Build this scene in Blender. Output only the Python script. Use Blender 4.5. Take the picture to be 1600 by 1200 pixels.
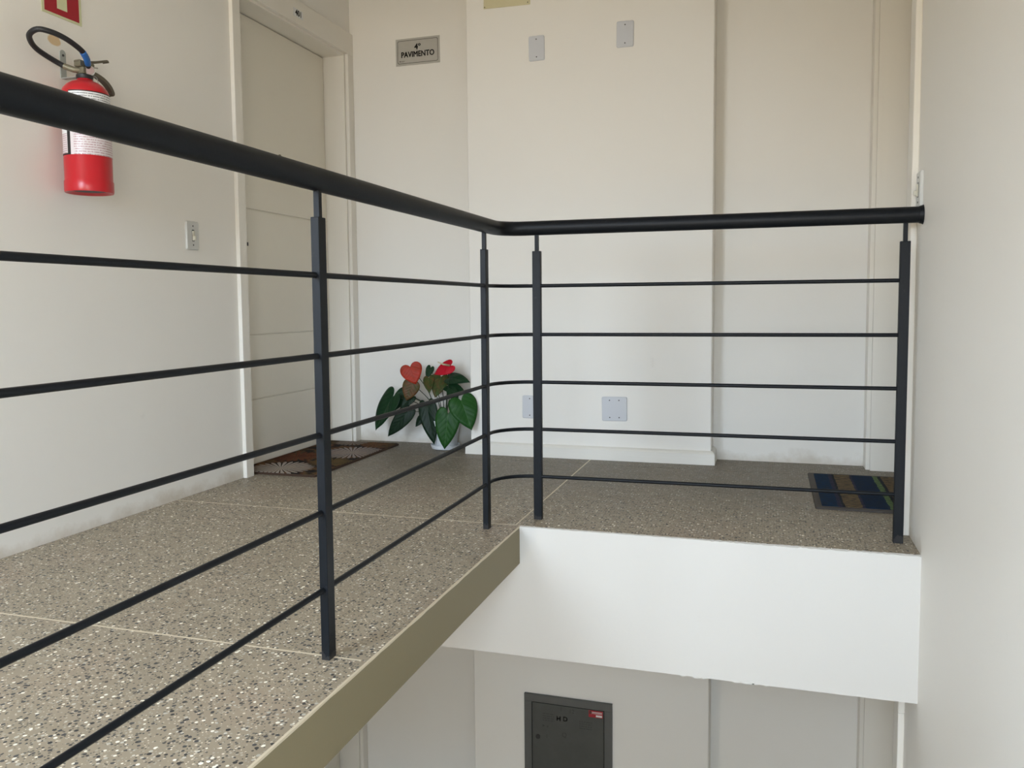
import bpy, bmesh, math, random
from mathutils import Vector, Matrix

random.seed(7)
for o in list(bpy.data.objects):
    bpy.data.objects.remove(o, do_unlink=True)
SC = bpy.context.scene
COL = SC.collection
R = math.radians

# ------------------------------------------------------------------ camera
cam_d = bpy.data.cameras.new('camera')
cam = bpy.data.objects.new('camera', cam_d)
COL.objects.link(cam)
YAW, PITCH, ROLL = 0.3006, -0.0717, -0.0085
fw = Vector((-math.sin(YAW) * math.cos(PITCH), math.cos(YAW) * math.cos(PITCH), math.sin(PITCH)))
rt = Vector((math.cos(YAW), math.sin(YAW), 0))
up = rt.cross(fw)
rt2 = rt * math.cos(ROLL) + up * math.sin(ROLL)
up2 = up * math.cos(ROLL) - rt * math.sin(ROLL)
mw = Matrix((rt2, up2, -fw)).transposed().to_4x4()
mw.translation = Vector((0.9273, -2.8783, 0.7785))
cam.matrix_world = mw
cam_d.sensor_width = 36.0
cam_d.lens = 1296.1 / 1600 * 36.0
cam_d.shift_y = -30.28 / 1600
cam_d.clip_start = 0.02
SC.camera = cam

# ------------------------------------------------------------------ world, daylight, exposure
W = bpy.data.worlds.new('world')
SC.world = W
W.use_nodes = True
SKY = 22.0
wt = W.node_tree
tc = wt.nodes.new('ShaderNodeTexCoord')
sx = wt.nodes.new('ShaderNodeSeparateXYZ')
wt.links.new(tc.outputs['Generated'], sx.inputs[0])
cr = wt.nodes.new('ShaderNodeValToRGB')          # overcast sky over a duller, warmer ground
cr.color_ramp.elements[0].position, cr.color_ramp.elements[0].color = 0.49, (0.45, 0.395, 0.315, 1)
cr.color_ramp.elements[1].position, cr.color_ramp.elements[1].color = 0.51, (0.70, 0.83, 0.985, 1)
mr = wt.nodes.new('ShaderNodeMapRange')
mr.inputs[1].default_value, mr.inputs[2].default_value = -1, 1
wt.links.new(sx.outputs[2], mr.inputs[0])
wt.links.new(mr.outputs[0], cr.inputs[0])
wt.links.new(cr.outputs[0], wt.nodes['Background'].inputs[0])
wt.nodes['Background'].inputs[1].default_value = SKY

# two windows of the end wall behind the camera, two more added to light the storey below (x0, x1, z0, z1); portals guide the sky light through them
YREAR = -3.55
WINS = [(-1.30, -0.42, 0.62, 2.42), (0.40, 1.20, 0.005, 1.48), (0.80, 1.20, -2.5, -2.15), (-1.30, -0.42, -2.5, -1.55)]
for a, b, c, d in WINS:
    l = bpy.data.lights.new('window_daylight', 'AREA')
    l.shape = 'RECTANGLE'
    l.size, l.size_y = b - a, d - c
    l.cycles.is_portal = True
    o = bpy.data.objects.new('window_daylight', l)
    COL.objects.link(o)
    o.location = ((a + b) / 2, YREAR - 0.19, (c + d) / 2)
    o.rotation_euler = Vector((0, 1, 0)).to_track_quat('-Z', 'Y').to_euler()
SC.view_settings.view_transform = 'Standard'
SC.view_settings.look = 'None'
SC.view_settings.gamma = 1
SC.view_settings.use_curve_mapping = False
SC.view_settings.exposure = 0.0

# ------------------------------------------------------------------ material helpers


class NT:
    def __init__(s, name):
        s.m = bpy.data.materials.new(name)
        s.m.use_nodes = True
        s.t = s.m.node_tree
        s.b = s.t.nodes['Principled BSDF']

    def n(s, kind, **kw):
        nd = s.t.nodes.new('ShaderNode' + kind)
        for k, v in kw.items():
            if k.startswith('i_'):
                key = k[2:]
                nd.inputs[int(key) if key.isdigit() else key].default_value = v
            else:
                setattr(nd, k, v)
        return nd

    def l(s, a, b):
        s.t.links.new(a, b)

    def math(s, op, a, b=None, c=None):
        nd = s.t.nodes.new('ShaderNodeMath')
        nd.operation = op
        for i, v in enumerate((a, b, c)):
            if v is None:
                continue
            if isinstance(v, (int, float)):
                nd.inputs[i].default_value = v
            else:
                s.l(v, nd.inputs[i])
        return nd.outputs[0]

    def mix(s, fac, a, b):
        nd = s.t.nodes.new('ShaderNodeMix')
        nd.data_type = 'RGBA'
        for v, inp in ((fac, nd.inputs[0]), (a, nd.inputs[6]), (b, nd.inputs[7])):
            if isinstance(v, (int, float)):
                inp.default_value = v
            elif isinstance(v, tuple):
                inp.default_value = v if len(v) == 4 else v + (1,)
            else:
                s.l(v, inp)
        return nd.outputs[2]

    def ramp(s, fac, stops, interp='LINEAR'):
        nd = s.t.nodes.new('ShaderNodeValToRGB')
        cr = nd.color_ramp
        cr.interpolation = interp
        while len(cr.elements) < len(stops):
            cr.elements.new(0.5)
        for e, (p, c) in zip(cr.elements, stops):
            e.position = p
            e.color = c if len(c) == 4 else tuple(c) + (1,)
        s.l(fac, nd.inputs[0])
        return nd.outputs[0]

    def noise(s, scale, detail=3, rough=0.5, vec=None):
        nd = s.n('TexNoise')
        nd.inputs['Scale'].default_value = scale
        nd.inputs['Detail'].default_value = detail
        nd.inputs['Roughness'].default_value = rough
        if vec is not None:
            s.l(vec, nd.inputs['Vector'])
        return nd.outputs['Fac']

    def pos(s):
        return s.n('NewGeometry').outputs['Position']

    def obj(s):
        return s.n('TexCoord').outputs['Object']

    def uv(s):
        return s.n('TexCoord').outputs['UV']

    def sep(s, v):
        nd = s.n('SeparateXYZ')
        s.l(v, nd.inputs[0])
        return nd.outputs

    def bump(s, h, strength=0.2, dist=0.002):
        nd = s.n('Bump')
        nd.inputs['Strength'].default_value = strength
        nd.inputs['Distance'].default_value = dist
        s.l(h, nd.inputs['Height'])
        s.l(nd.outputs[0], s.b.inputs['Normal'])

    def set(s, color=None, rough=None, metal=None, spec=None):
        for k, v in (('Base Color', color), ('Roughness', rough), ('Metallic', metal), ('Specular IOR Level', spec)):
            if v is None:
                continue
            if isinstance(v, (int, float)):
                s.b.inputs[k].default_value = v
            elif isinstance(v, tuple):
                s.b.inputs[k].default_value = v if len(v) == 4 else v + (1,)
            else:
                s.l(v, s.b.inputs[k])
        return s.m


def plain(name, color, rough=0.5, metal=0.0, spec=0.5, var=0.06, scale=40):
    m = NT(name)
    f = m.noise(scale, 3)
    lo = tuple(c * (1 - var) for c in color)
    hi = tuple(min(1, c * (1 + var)) for c in color)
    return m.set(m.mix(f, lo, hi), rough, metal, spec)


def paint(name, color, floor_dirt=False, patch=None, dirt_from=-99):
    m = NT(name)
    p = m.pos()
    f = m.noise(1.3, 4, 0.55, p)
    col = m.mix(f, tuple(c * 0.975 for c in color), tuple(min(1, c * 1.02) for c in color))
    # scattered scuffs
    sc = m.ramp(m.noise(9, 5, 0.65, p), [(0.70, (0, 0, 0)), (0.82, (1, 1, 1))])
    col = m.mix(m.math('MULTIPLY', sc, 0.16), col, (0.48, 0.44, 0.37))
    z = m.sep(p)[2]
    if floor_dirt:   # mop stains along the skirting line of the bare walls
        n = m.noise(5, 5, 0.7, p)
        lim = m.math('MULTIPLY_ADD', n, 0.17, -0.035)
        d = m.math('SUBTRACT', lim, m.math('ABSOLUTE', z))
        k = m.math('MULTIPLY', m.math('MINIMUM', m.math('MAXIMUM', m.math('MULTIPLY', d, 18), 0), 1), 0.55)
        k = m.math('MULTIPLY', k, m.math('GREATER_THAN', m.sep(p)[1], dirt_from))
        col = m.mix(k, col, (0.50, 0.42, 0.31))
    if patch:        # round filler patch left bare on the wall
        s = m.sep(p)
        n = m.math('MULTIPLY_ADD', m.noise(45, 3, 0.6, p), 1.0, -0.5)
        a = m.math('DIVIDE', m.math('SUBTRACT', s[1], patch[0]), patch[2])
        b = m.math('DIVIDE', m.math('SUBTRACT', s[2], patch[1]), patch[3])
        rr = m.math('ADD', m.math('ADD', m.math('MULTIPLY', a, a), m.math('MULTIPLY', b, b)), n)
        k = m.ramp(rr, [(0.72, (1, 1, 1)), (1.0, (0, 0, 0))])
        col = m.mix(k, col, (0.70, 0.50, 0.27))
        # greyish repair smear round it
        a2 = m.math('MULTIPLY', a, 0.3)
        b2 = m.math('MULTIPLY', b, 0.28)
        r2 = m.math('ADD', m.math('ADD', m.math('MULTIPLY', a2, a2), m.math('MULTIPLY', b2, b2)), n)
        k2 = m.math('MULTIPLY', m.ramp(r2, [(0.55, (1, 1, 1)), (1.0, (0, 0, 0))]), 0.12)
        col = m.mix(k2, col, (0.55, 0.56, 0.52))
    m.bump(m.noise(160, 3, 0.6, p), 0.12, 0.0015)
    return m.set(col, 0.55, spec=0.35)


CREAM = (0.87, 0.84, 0.78)
MAT = {}
MAT['wall'] = paint('cream_wall_paint', CREAM, True)
MAT['wall_patch'] = paint('cream_wall_paint_patched', CREAM, True, (-0.62, 1.672, 0.028, 0.019))
MAT['wall_right'] = paint('cream_right_wall_paint', CREAM, True, None, -0.12)
MAT['shaft'] = paint('cream_shaft_paint', (0.87, 0.84, 0.78))
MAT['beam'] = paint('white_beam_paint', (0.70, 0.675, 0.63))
MAT['ceil'] = paint('ceiling_paint', (0.85, 0.83, 0.79))
MAT['tan'] = paint('tan_slab_edge_paint', (0.235, 0.195, 0.112))
MAT['door'] = plain('ivory_door_lacquer', (0.83, 0.785, 0.68), 0.4, var=0.02, scale=3)
MAT['casing'] = plain('ivory_casing_lacquer', (0.83, 0.79, 0.71), 0.35, var=0.02, scale=3)
MAT['base'] = plain('cream_baseboard_paint', (0.80, 0.77, 0.70), 0.4, var=0.03, scale=8)
MAT['gap'] = plain('dark_gap', (0.03, 0.028, 0.022), 0.8)
MAT['plate'] = plain('grey_white_plastic', (0.62, 0.63, 0.655), 0.35, var=0.02)
MAT['switch'] = plain('light_grey_switch_plastic', (0.60, 0.60, 0.57), 0.35, var=0.02)
MAT['toggle'] = plain('ivory_toggle', (0.66, 0.63, 0.52), 0.4)
MAT['screw'] = plain('dark_screw', (0.07, 0.07, 0.07), 0.5, 0.3)
MAT['grey_metal'] = plain('galvanised_bracket', (0.40, 0.42, 0.40), 0.45, 0.35)
MAT['brass'] = plain('dull_olive_brass', (0.21, 0.19, 0.13), 0.45, 0.5)
MAT['steel'] = plain('dark_bronze_lever', (0.15, 0.13, 0.10), 0.4, 0.6)
MAT['chrome'] = plain('bright_steel', (0.6, 0.6, 0.58), 0.25, 0.9)
MAT['gauge'] = plain('pinkish_gauge_face', (0.36, 0.26, 0.24), 0.3)
MAT['rubber'] = plain('black_rubber', (0.012, 0.012, 0.014), 0.5)
MAT['blue_tape'] = plain('blue_tape', (0.02, 0.13, 0.42), 0.45, var=0.15)
MAT['red'] = plain('red_enamel', (0.50, 0.012, 0.02), 0.28, var=0.05, scale=6)
MAT['red_sign'] = plain('red_sign_print', (0.36, 0.008, 0.02), 0.45)
MAT['lumi'] = plain('luminous_cream_plastic', (0.62, 0.62, 0.38), 0.45, var=0.03)
MAT['ivory'] = plain('yellowed_ivory_plastic', (0.66, 0.60, 0.38), 0.45, var=0.04)
MAT['sign'] = plain('silver_grey_sign', (0.47, 0.45, 0.405), 0.4, var=0.05, scale=9)
MAT['sign_line'] = plain('dark_grey_print', (0.12, 0.11, 0.10), 0.5)
MAT['black_print'] = plain('black_print', (0.012, 0.012, 0.012), 0.5)
MAT['white_label'] = plain('white_paper', (0.78, 0.78, 0.76), 0.5)
MAT['white_pot'] = plain('white_ceramic', (0.74, 0.77, 0.79), 0.3, var=0.03)
MAT['soil'] = plain('dark_soil', (0.035, 0.025, 0.016), 0.95, var=0.5, scale=120)
MAT['stem'] = plain('dark_green_stem', (0.025, 0.04, 0.016), 0.5, var=0.3)
MAT['panel'] = None


def m_iron():
    m = NT('blue_black_brushed_iron')
    p = m.pos()
    mp = m.n('Mapping')
    mp.inputs['Scale'].default_value = (30, 6, 6)
    m.l(p, mp.inputs[0])
    f = m.noise(6, 5, 0.7, mp.outputs[0])
    col = m.mix(f, (0.0022, 0.0032, 0.005), (0.0065, 0.009, 0.0125))
    w = m.ramp(m.noise(25, 4, 0.7, p), [(0.66, (0, 0, 0)), (0.8, (1, 1, 1))])
    col = m.mix(m.math('MULTIPLY', w, 0.35), col, (0.07, 0.07, 0.07))
    z = m.sep(p)[2]
    wear = m.math('MULTIPLY', m.math('LESS_THAN', z, m.math('MULTIPLY_ADD', m.noise(40, 3, 0.6, p), 0.07, -0.018)), 0.22)
    col = m.mix(wear, col, (0.10, 0.09, 0.08))
    m.bump(m.noise(220, 2, 0.5, p), 0.08, 0.001)
    return m.set(col, 0.46, spec=0.25)


MAT['iron'] = m_iron()


def m_terrazzo():
    m = NT('terrazzo')
    p = m.pos()
    base = m.mix(m.noise(3, 5, 0.6, p), (0.285, 0.234, 0.165), (0.41, 0.341, 0.245))
    base = m.mix(m.math('MULTIPLY', m.noise(60, 3, 0.6, p), 0.5), base, (0.32, 0.272, 0.205))
    # warm / pink patches
    wp = m.ramp(m.noise(2.2, 3, 0.5, p), [(0.52, (0, 0, 0)), (0.7, (1, 1, 1))])
    base = m.mix(m.math('MULTIPLY', wp, 0.35), base, (0.50, 0.37, 0.27))

    def chips(scale, thr, lo, hi, color, base, seed):
        ad = m.n('VectorMath', operation='ADD')
        ad.inputs[1].default_value = (seed, seed * 1.7, seed * 0.3)
        m.l(p, ad.inputs[0])
        v = m.n('TexVoronoi')
        v.inputs['Scale'].default_value = scale
        m.l(ad.outputs[0], v.inputs['Vector'])
        cs = m.sep(v.outputs['Color'])
        sel = m.math('MULTIPLY', m.math('GREATER_THAN', cs[0], lo), m.math('LESS_THAN', cs[0], hi))
        size = m.math('MULTIPLY_ADD', cs[1], thr * 0.7, thr * 0.5)
        ins = m.math('LESS_THAN', v.outputs['Distance'], size)
        tint = m.mix(cs[2], tuple(c * 0.65 for c in color), tuple(min(1, c * 1.3) for c in color))
        return m.mix(m.math('MULTIPLY', sel, ins), base, tint)
    base = chips(170, 0.42, 0.0, 0.45, (0.58, 0.51, 0.40), base, 3.1)
    base = chips(150, 0.40, 0.0, 0.40, (0.12, 0.108, 0.09), base, 9.7)
    base = chips(100, 0.40, 0.0, 0.36, (0.055, 0.055, 0.055), base, 1.3)
    base = chips(100, 0.38, 0.55, 0.80, (0.78, 0.73, 0.62), base, 5.9)
    # trodden dirt
    d = m.ramp(m.noise(1.1, 6, 0.65, p), [(0.48, (0, 0, 0)), (0.72, (1, 1, 1))])
    base = m.mix(m.math('MULTIPLY', d, 0.30), base, (0.15, 0.125, 0.095))
    # light falloff painted into the colour: floor darkens toward the far end
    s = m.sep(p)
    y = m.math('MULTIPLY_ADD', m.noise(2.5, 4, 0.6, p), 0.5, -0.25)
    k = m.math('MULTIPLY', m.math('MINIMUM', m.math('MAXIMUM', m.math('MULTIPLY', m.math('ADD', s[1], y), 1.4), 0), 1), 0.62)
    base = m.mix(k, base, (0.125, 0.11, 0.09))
    ro = m.math('MULTIPLY_ADD', m.noise(14, 4, 0.6, p), 0.25, 0.36)
    return m.set(base, ro, spec=0.22)


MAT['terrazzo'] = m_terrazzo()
MAT['joint'] = plain('pale_joint_strip', (0.66, 0.57, 0.42), 0.5, var=0.1)


def m_leaf(name, dark, light, vein, spots=None):
    m = NT(name)
    s = m.sep(m.uv())
    x = m.math('ABSOLUTE', m.math('SUBTRACT', s[0], 0.5))
    mid = m.math('LESS_THAN', x, 0.012)
    q = m.math('FRACT', m.math('MULTIPLY', m.math('SUBTRACT', s[1], m.math('MULTIPLY', x, 0.7)), 7.0))
    lat = m.math('LESS_THAN', m.math('ABSOLUTE', m.math('SUBTRACT', q, 0.5)), 0.05)
    v = m.math('MAXIMUM', mid, m.math('MULTIPLY', lat, 0.5))
    col = m.mix(m.noise(18, 4, 0.6, m.obj()), dark, light)
    if spots:
        k = m.ramp(m.noise(30, 4, 0.6, m.obj()), [(0.42, (0, 0, 0)), (0.62, (1, 1, 1))])
        col = m.mix(k, col, spots)
    col = m.mix(m.math('MULTIPLY', v, 0.55), col, vein)
    m.bump(m.math('ABSOLUTE', m.math('SUBTRACT', q, 0.5)), 0.35, 0.004)
    return m.set(col, 0.42, spec=0.16)


MAT['leaf_bright'] = m_leaf('leaf_mid_green', (0.010, 0.052, 0.009), (0.022, 0.092, 0.016), (0.06, 0.15, 0.05))
MAT['leaf_dark'] = m_leaf('leaf_dark_green', (0.006, 0.026, 0.010), (0.012, 0.044, 0.016), (0.02, 0.07, 0.03))
MAT['leaf_deep'] = m_leaf('leaf_black_green', (0.006, 0.016, 0.008), (0.012, 0.030, 0.014), (0.02, 0.05, 0.02))
MAT['leaf_olive'] = m_leaf('leaf_olive_green', (0.025, 0.045, 0.012), (0.05, 0.085, 0.02), (0.08, 0.12, 0.04), (0.10, 0.055, 0.02))
MAT['spathe_old'] = m_leaf('spathe_faded_brown', (0.10, 0.05, 0.02), (0.16, 0.07, 0.03), (0.05, 0.06, 0.02), (0.07, 0.065, 0.02))
MAT['spathe_orange'] = m_leaf('spathe_orange_red', (0.36, 0.028, 0.012), (0.44, 0.040, 0.018), (0.27, 0.025, 0.012), (0.30, 0.035, 0.015))
MAT['spathe_red'] = m_leaf('spathe_bright_red', (0.42, 0.004, 0.016), (0.52, 0.010, 0.026), (0.36, 0.006, 0.014))
MAT['spadix'] = plain('pale_spadix', (0.70, 0.62, 0.42), 0.5, var=0.2, scale=200)


def m_floral_mat():
    """brown doormat printed with big pale flowers, black and rust blots"""
    m = NT('floral_mat_print')
    ob = m.obj()
    n1 = m.noise(7, 5, 0.65, ob)
    col = m.ramp(n1, [(0.40, (0.008, 0.007, 0.006)), (0.46, (0.03, 0.016, 0.009)), (0.50, (0.11, 0.042, 0.015)),
                      (0.54, (0.10, 0.065, 0.028)), (0.59, (0.03, 0.018, 0.010)), (0.64, (0.008, 0.007, 0.007))])
    s = m.sep(ob)
    for (cx, cy, rad, pet, a, b) in ((-0.03, -0.35, 0.16, 30, (0.52, 0.45, 0.38), (0.17, 0.13, 0.12)),
                                     (0.10, 0.12, 0.17, 34, (0.46, 0.39, 0.35), (0.15, 0.12, 0.12)),
                                     (-0.05, 0.41, 0.10, 22, (0.30, 0.25, 0.21), (0.09, 0.07, 0.06)),
                                     (0.13, -0.16, 0.11, 20, (0.15, 0.10, 0.035), (0.06, 0.035, 0.012)),
                                     (-0.12, -0.06, 0.13, 20, (0.16, 0.045, 0.016), (0.07, 0.022, 0.01)),
                                     (0.10, 0.38, 0.08, 16, (0.20, 0.085, 0.028), (0.08, 0.03, 0.012))):
        dx = m.math('SUBTRACT', s[0], cx)
        dy = m.math('SUBTRACT', s[1], cy)
        r = m.math('SQRT', m.math('ADD', m.math('MULTIPLY', dx, dx), m.math('MULTIPLY', dy, dy)))
        th = m.math('ARCTAN2', dy, dx)
        pt = m.math('ABSOLUTE', m.math('SINE', m.math('MULTIPLY', th, pet / 2)))
        edge = m.math('MULTIPLY', m.math('MULTIPLY_ADD', pt, 0.35, 0.65), rad)
        ins = m.math('LESS_THAN', r, edge)
        gap = m.math('MULTIPLY', m.math('GREATER_THAN', pt, 0.5), ins)
        fc = m.mix(m.math('MULTIPLY', r, 0.8 / rad), a, b)
        fc = m.mix(m.noise(40, 3, 0.6, ob), fc, tuple(c * 0.7 for c in a))
        col = m.mix(gap, col, fc)
    m.bump(m.noise(300, 2, 0.6, ob), 0.6, 0.004)
    return m.set(col, 0.9, spec=0.15)


def m_striped_mat():
    m = NT('striped_mat_print')
    ob = m.obj()
    s = m.sep(ob)
    wav = m.math('MULTIPLY_ADD', m.noise(28, 2, 0.5, ob), 0.012, -0.006)
    t = m.math('DIVIDE', m.math('ADD', m.math('ADD', s[0], wav), 0.19), 0.38)
    blue, blue2 = (0.005, 0.028, 0.075), (0.004, 0.019, 0.055)
    tan, pur, grn, blk = (0.17, 0.12, 0.062), (0.035, 0.032, 0.065), (0.13, 0.20, 0.08), (0.012, 0.016, 0.02)
    col = m.ramp(t, [(0.0, blue), (0.22, pur), (0.26, blk), (0.285, tan), (0.45, pur), (0.475, blue2), (0.70, grn),
                     (0.755, blk), (0.79, tan), (0.95, blue)], 'CONSTANT')
    mp = m.n('Mapping')
    mp.inputs['Scale'].default_value = (35, 120, 1)
    m.l(ob, mp.inputs[0])
    f = m.noise(1, 3, 0.6, mp.outputs[0])
    col = m.mix(m.ramp(f, [(0.42, (0, 0, 0)), (0.60, (0.75, 0.75, 0.75))]), col, (0.012, 0.02, 0.03))
    m.bump(m.noise(260, 2, 0.6, ob), 0.5, 0.003)
    return m.set(col, 0.9, spec=0.12)


MAT['floral'] = m_floral_mat()
MAT['striped'] = m_striped_mat()
MAT['mat_edge'] = plain('grey_brown_rubber_edge', (0.06, 0.05, 0.042), 0.8, var=0.2)
MAT['mat_edge_brown'] = plain('brown_mat_edge', (0.05, 0.026, 0.014), 0.9, var=0.3)


def m_panel():
    m = NT('dark_grey_steel_paint')
    p = m.pos()
    f = m.noise(6, 5, 0.7, p)
    col = m.mix(f, (0.052, 0.054, 0.049), (0.088, 0.090, 0.083))
    w = m.ramp(m.noise(16, 5, 0.7, p), [(0.60, (0, 0, 0)), (0.75, (1, 1, 1))])
    col = m.mix(m.math('MULTIPLY', w, 0.4), col, (0.115, 0.117, 0.11))
    return m.set(col, 0.45, spec=0.4)


MAT['panel'] = m_panel()
MAT['panel_frame'] = plain('mid_grey_steel_paint', (0.098, 0.100, 0.094), 0.45, var=0.12, scale=12)


def m_ext_label():
    """flat print: rows of tiny grey lines on a white sheet"""
    m = NT('extinguisher_label_print')
    s = m.sep(m.uv())
    row = m.math('LESS_THAN', m.math('FRACT', m.math('MULTIPLY', s[1], 26)), 0.42)
    mp = m.n('Mapping')
    mp.inputs['Scale'].default_value = (60, 26, 1)
    m.l(m.uv(), mp.inputs[0])
    wd = m.math('GREATER_THAN', m.noise(1, 2, 0.6, mp.outputs[0]), 0.45)
    top = m.math('GREATER_THAN', s[1], 0.80)
    low = m.math('LESS_THAN', s[1], 0.36)
    mar = m.math('MULTIPLY', m.math('GREATER_THAN', s[0], 0.06), m.math('LESS_THAN', s[0], 0.95))
    k = m.math('MULTIPLY', m.math('MULTIPLY', row, wd), m.math('MULTIPLY', mar, m.math('MAXIMUM', top, low)))
    ink = m.mix(low, (0.14, 0.14, 0.15), (0.40, 0.20, 0.22))
    wash = m.mix(m.math('MULTIPLY', low, 0.45), (0.78, 0.78, 0.78), (0.62, 0.48, 0.50))
    return m.set(m.mix(m.math('MULTIPLY', k, 0.85), wash, ink), 0.35)


MAT['ext_label'] = m_ext_label()

# ------------------------------------------------------------------ mesh helpers


def finish(name, bm, mat, parent=None, smooth=False, mw=None, angle=None):
    bmesh.ops.recalc_face_normals(bm, faces=bm.faces)
    me = bpy.data.meshes.new(name)
    bm.to_mesh(me)
    bm.free()
    if smooth:
        for p in me.polygons:
            p.use_smooth = True
        if angle:
            me.set_sharp_from_angle(angle=R(angle))
    mats = mat if isinstance(mat, (list, tuple)) else [mat]
    for mm in mats:
        me.materials.append(mm)
    o = bpy.data.objects.new(name, me)
    COL.objects.link(o)
    if parent is not None:
        o.parent = parent
    if mw is not None:
        o.matrix_local = mw
    return o


def tag(o, label=None, cat=None, group=None, kind=None):
    if label:
        o['label'] = label
    if cat:
        o['category'] = cat
    if group:
        o['group'] = group
    if kind:
        o['kind'] = kind
    return o


def empty(name, mw, label=None, cat=None, group=None, kind=None):
    o = bpy.data.objects.new(name, None)
    o.empty_display_size = 0.05
    COL.objects.link(o)
    o.matrix_world = mw
    return tag(o, label, cat, group, kind)


def box(bm, x0, x1, y0, y1, z0, z1, bev=0.0, seg=1):
    r = bmesh.ops.create_cube(bm, size=1)
    vs = r['verts']
    for v in vs:
        v.co.x = x0 if v.co.x < 0 else x1
        v.co.y = y0 if v.co.y < 0 else y1
        v.co.z = z0 if v.co.z < 0 else z1
    if bev:
        es = list({e for v in vs for e in v.link_edges})
        bmesh.ops.bevel(bm, geom=es, offset=bev, segments=seg, affect='EDGES', profile=0.5)
    return vs


def boxobj(name, dims, mat, parent=None, bev=0.0, seg=1, mw=None):
    bm = bmesh.new()
    box(bm, *dims, bev=bev, seg=seg)
    return finish(name, bm, mat, parent, mw=mw)


def rounded_rect(w, h, r, n=5):
    pts = []
    for cx, cy, a0 in ((w / 2 - r, h / 2 - r, 0), (-w / 2 + r, h / 2 - r, 90), (-w / 2 + r, -h / 2 + r, 180), (w / 2 - r, -h / 2 + r, 270)):
        for i in range(n + 1):
            a = R(a0 + 90 * i / n)
            pts.append((cx + r * math.cos(a), cy + r * math.sin(a)))
    return pts


def prism(bm, pts, z0, z1, bev=0.0):
    """polygon in local XY extruded along local Z, front edge bevelled"""
    rings = [(z0, 1.0, 0), (z1 - bev, 1.0, 0)]
    n = len(pts)
    cx = sum(p[0] for p in pts) / n
    cy = sum(p[1] for p in pts) / n
    lays = []
    for z, inset in ((z0, 0), (z1 - bev, 0)) + (((z1, bev),) if bev else ()):
        lay = []
        for x, y in pts:
            dx, dy = x - cx, y - cy
            L = math.hypot(dx, dy) or 1
            lay.append(bm.verts.new((x - dx / L * inset, y - dy / L * inset, z)))
        lays.append(lay)
    for a, b in zip(lays, lays[1:]):
        for i in range(n):
            bm.faces.new((a[i], a[(i + 1) % n], b[(i + 1) % n], b[i]))
    bm.faces.new(lays[-1])
    bm.faces.new(list(reversed(lays[0])))


def disc(bm, x, y, z0, z1, r, n=14):
    prism(bm, [(x + r * math.cos(2 * math.pi * i / n), y + r * math.sin(2 * math.pi * i / n)) for i in range(n)], z0, z1)


def lathe(bm, prof, n=40, cap=True):
    rings = []
    for r, z in prof:
        rings.append([bm.verts.new((r * math.cos(2 * math.pi * i / n), r * math.sin(2 * math.pi * i / n), z)) for i in range(n)])
    for a, b in zip(rings, rings[1:]):
        for i in range(n):
            bm.faces.new((a[i], a[(i + 1) % n], b[(i + 1) % n], b[i]))
    if cap:
        bm.faces.new(list(reversed(rings[0])))
        bm.faces.new(rings[-1])


def catmull(P, sub=6):
    P = [Vector(p) for p in P]
    out = []
    Q = [P[0] * 2 - P[1]] + P + [P[-1] * 2 - P[-2]]
    for i in range(1, len(Q) - 2):
        a, b, c, d = Q[i - 1], Q[i], Q[i + 1], Q[i + 2]
        for k in range(sub):
            t = k / sub
            out.append(0.5 * ((2 * b) + (c - a) * t + (2 * a - 5 * b + 4 * c - d) * t * t + (3 * b - a - 3 * c + d) * t ** 3))
    out.append(P[-1])
    return out


def tube(bm, pts, rad, n=10, cap=True):
    pts = [Vector(p) for p in pts]
    rings = []
    ref = None
    for i, p in enumerate(pts):
        t = (pts[min(i + 1, len(pts) - 1)] - pts[max(i - 1, 0)]).normalized()
        if ref is None:
            ref = Vector((0, 0, 1)) if abs(t.z) < 0.9 else Vector((1, 0, 0))
        u = (ref - t * ref.dot(t)).normalized()
        ref = u
        w = t.cross(u)
        r = rad[i] if isinstance(rad, (list, tuple)) else rad
        rings.append([bm.verts.new(p + (u * math.cos(2 * math.pi * k / n) + w * math.sin(2 * math.pi * k / n)) * r) for k in range(n)])
    for a, b in zip(rings, rings[1:]):
        for i in range(n):
            bm.faces.new((a[i], a[(i + 1) % n], b[(i + 1) % n], b[i]))
    if cap:
        bm.faces.new(list(reversed(rings[0])))
        bm.faces.new(rings[-1])


def ribbon(bm, pts, width_dir, w, th):
    """flat bar swept along pts"""
    pts = [Vector(p) for p in pts]
    wd = Vector(width_dir).normalized()
    rings = []
    for i, p in enumerate(pts):
        t = (pts[min(i + 1, len(pts) - 1)] - pts[max(i - 1, 0)]).normalized()
        n = t.cross(wd).normalized()
        rings.append([bm.verts.new(p + wd * a * w / 2 + n * b * th / 2) for a, b in ((-1, -1), (1, -1), (1, 1), (-1, 1))])
    for a, b in zip(rings, rings[1:]):
        for i in range(4):
            bm.faces.new((a[i], a[(i + 1) % 4], b[(i + 1) % 4], b[i]))
    bm.faces.new(list(reversed(rings[0])))
    bm.faces.new(rings[-1])


def basis(right, upv, out, loc):
    m = Matrix((Vector(right), Vector(upv), Vector(out))).transposed().to_4x4()
    m.translation = Vector(loc)
    return m


XL, XR = -1.36, 1.383
YB, YS, YR = 1.45, 1.199, 1.343
X1, X2 = -0.567, 0.668
EDGE, EF = 0.097, -0.127
ZT, ZBEAM, ZSLAB = 2.66, -0.468, -0.132
FF = 2.80                     # storey height


def on_left(y, z, out=0.0):
    return basis((0, 1, 0), (0, 0, 1), (1, 0, 0), (XL + out, y, z))


def on_right(y, z, out=0.0):
    return basis((0, -1, 0), (0, 0, 1), (-1, 0, 0), (XR - out, y, z))


def on_back(x, z, y):
    return basis((1, 0, 0), (0, 0, 1), (0, -1, 0), (x, y, z))


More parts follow.
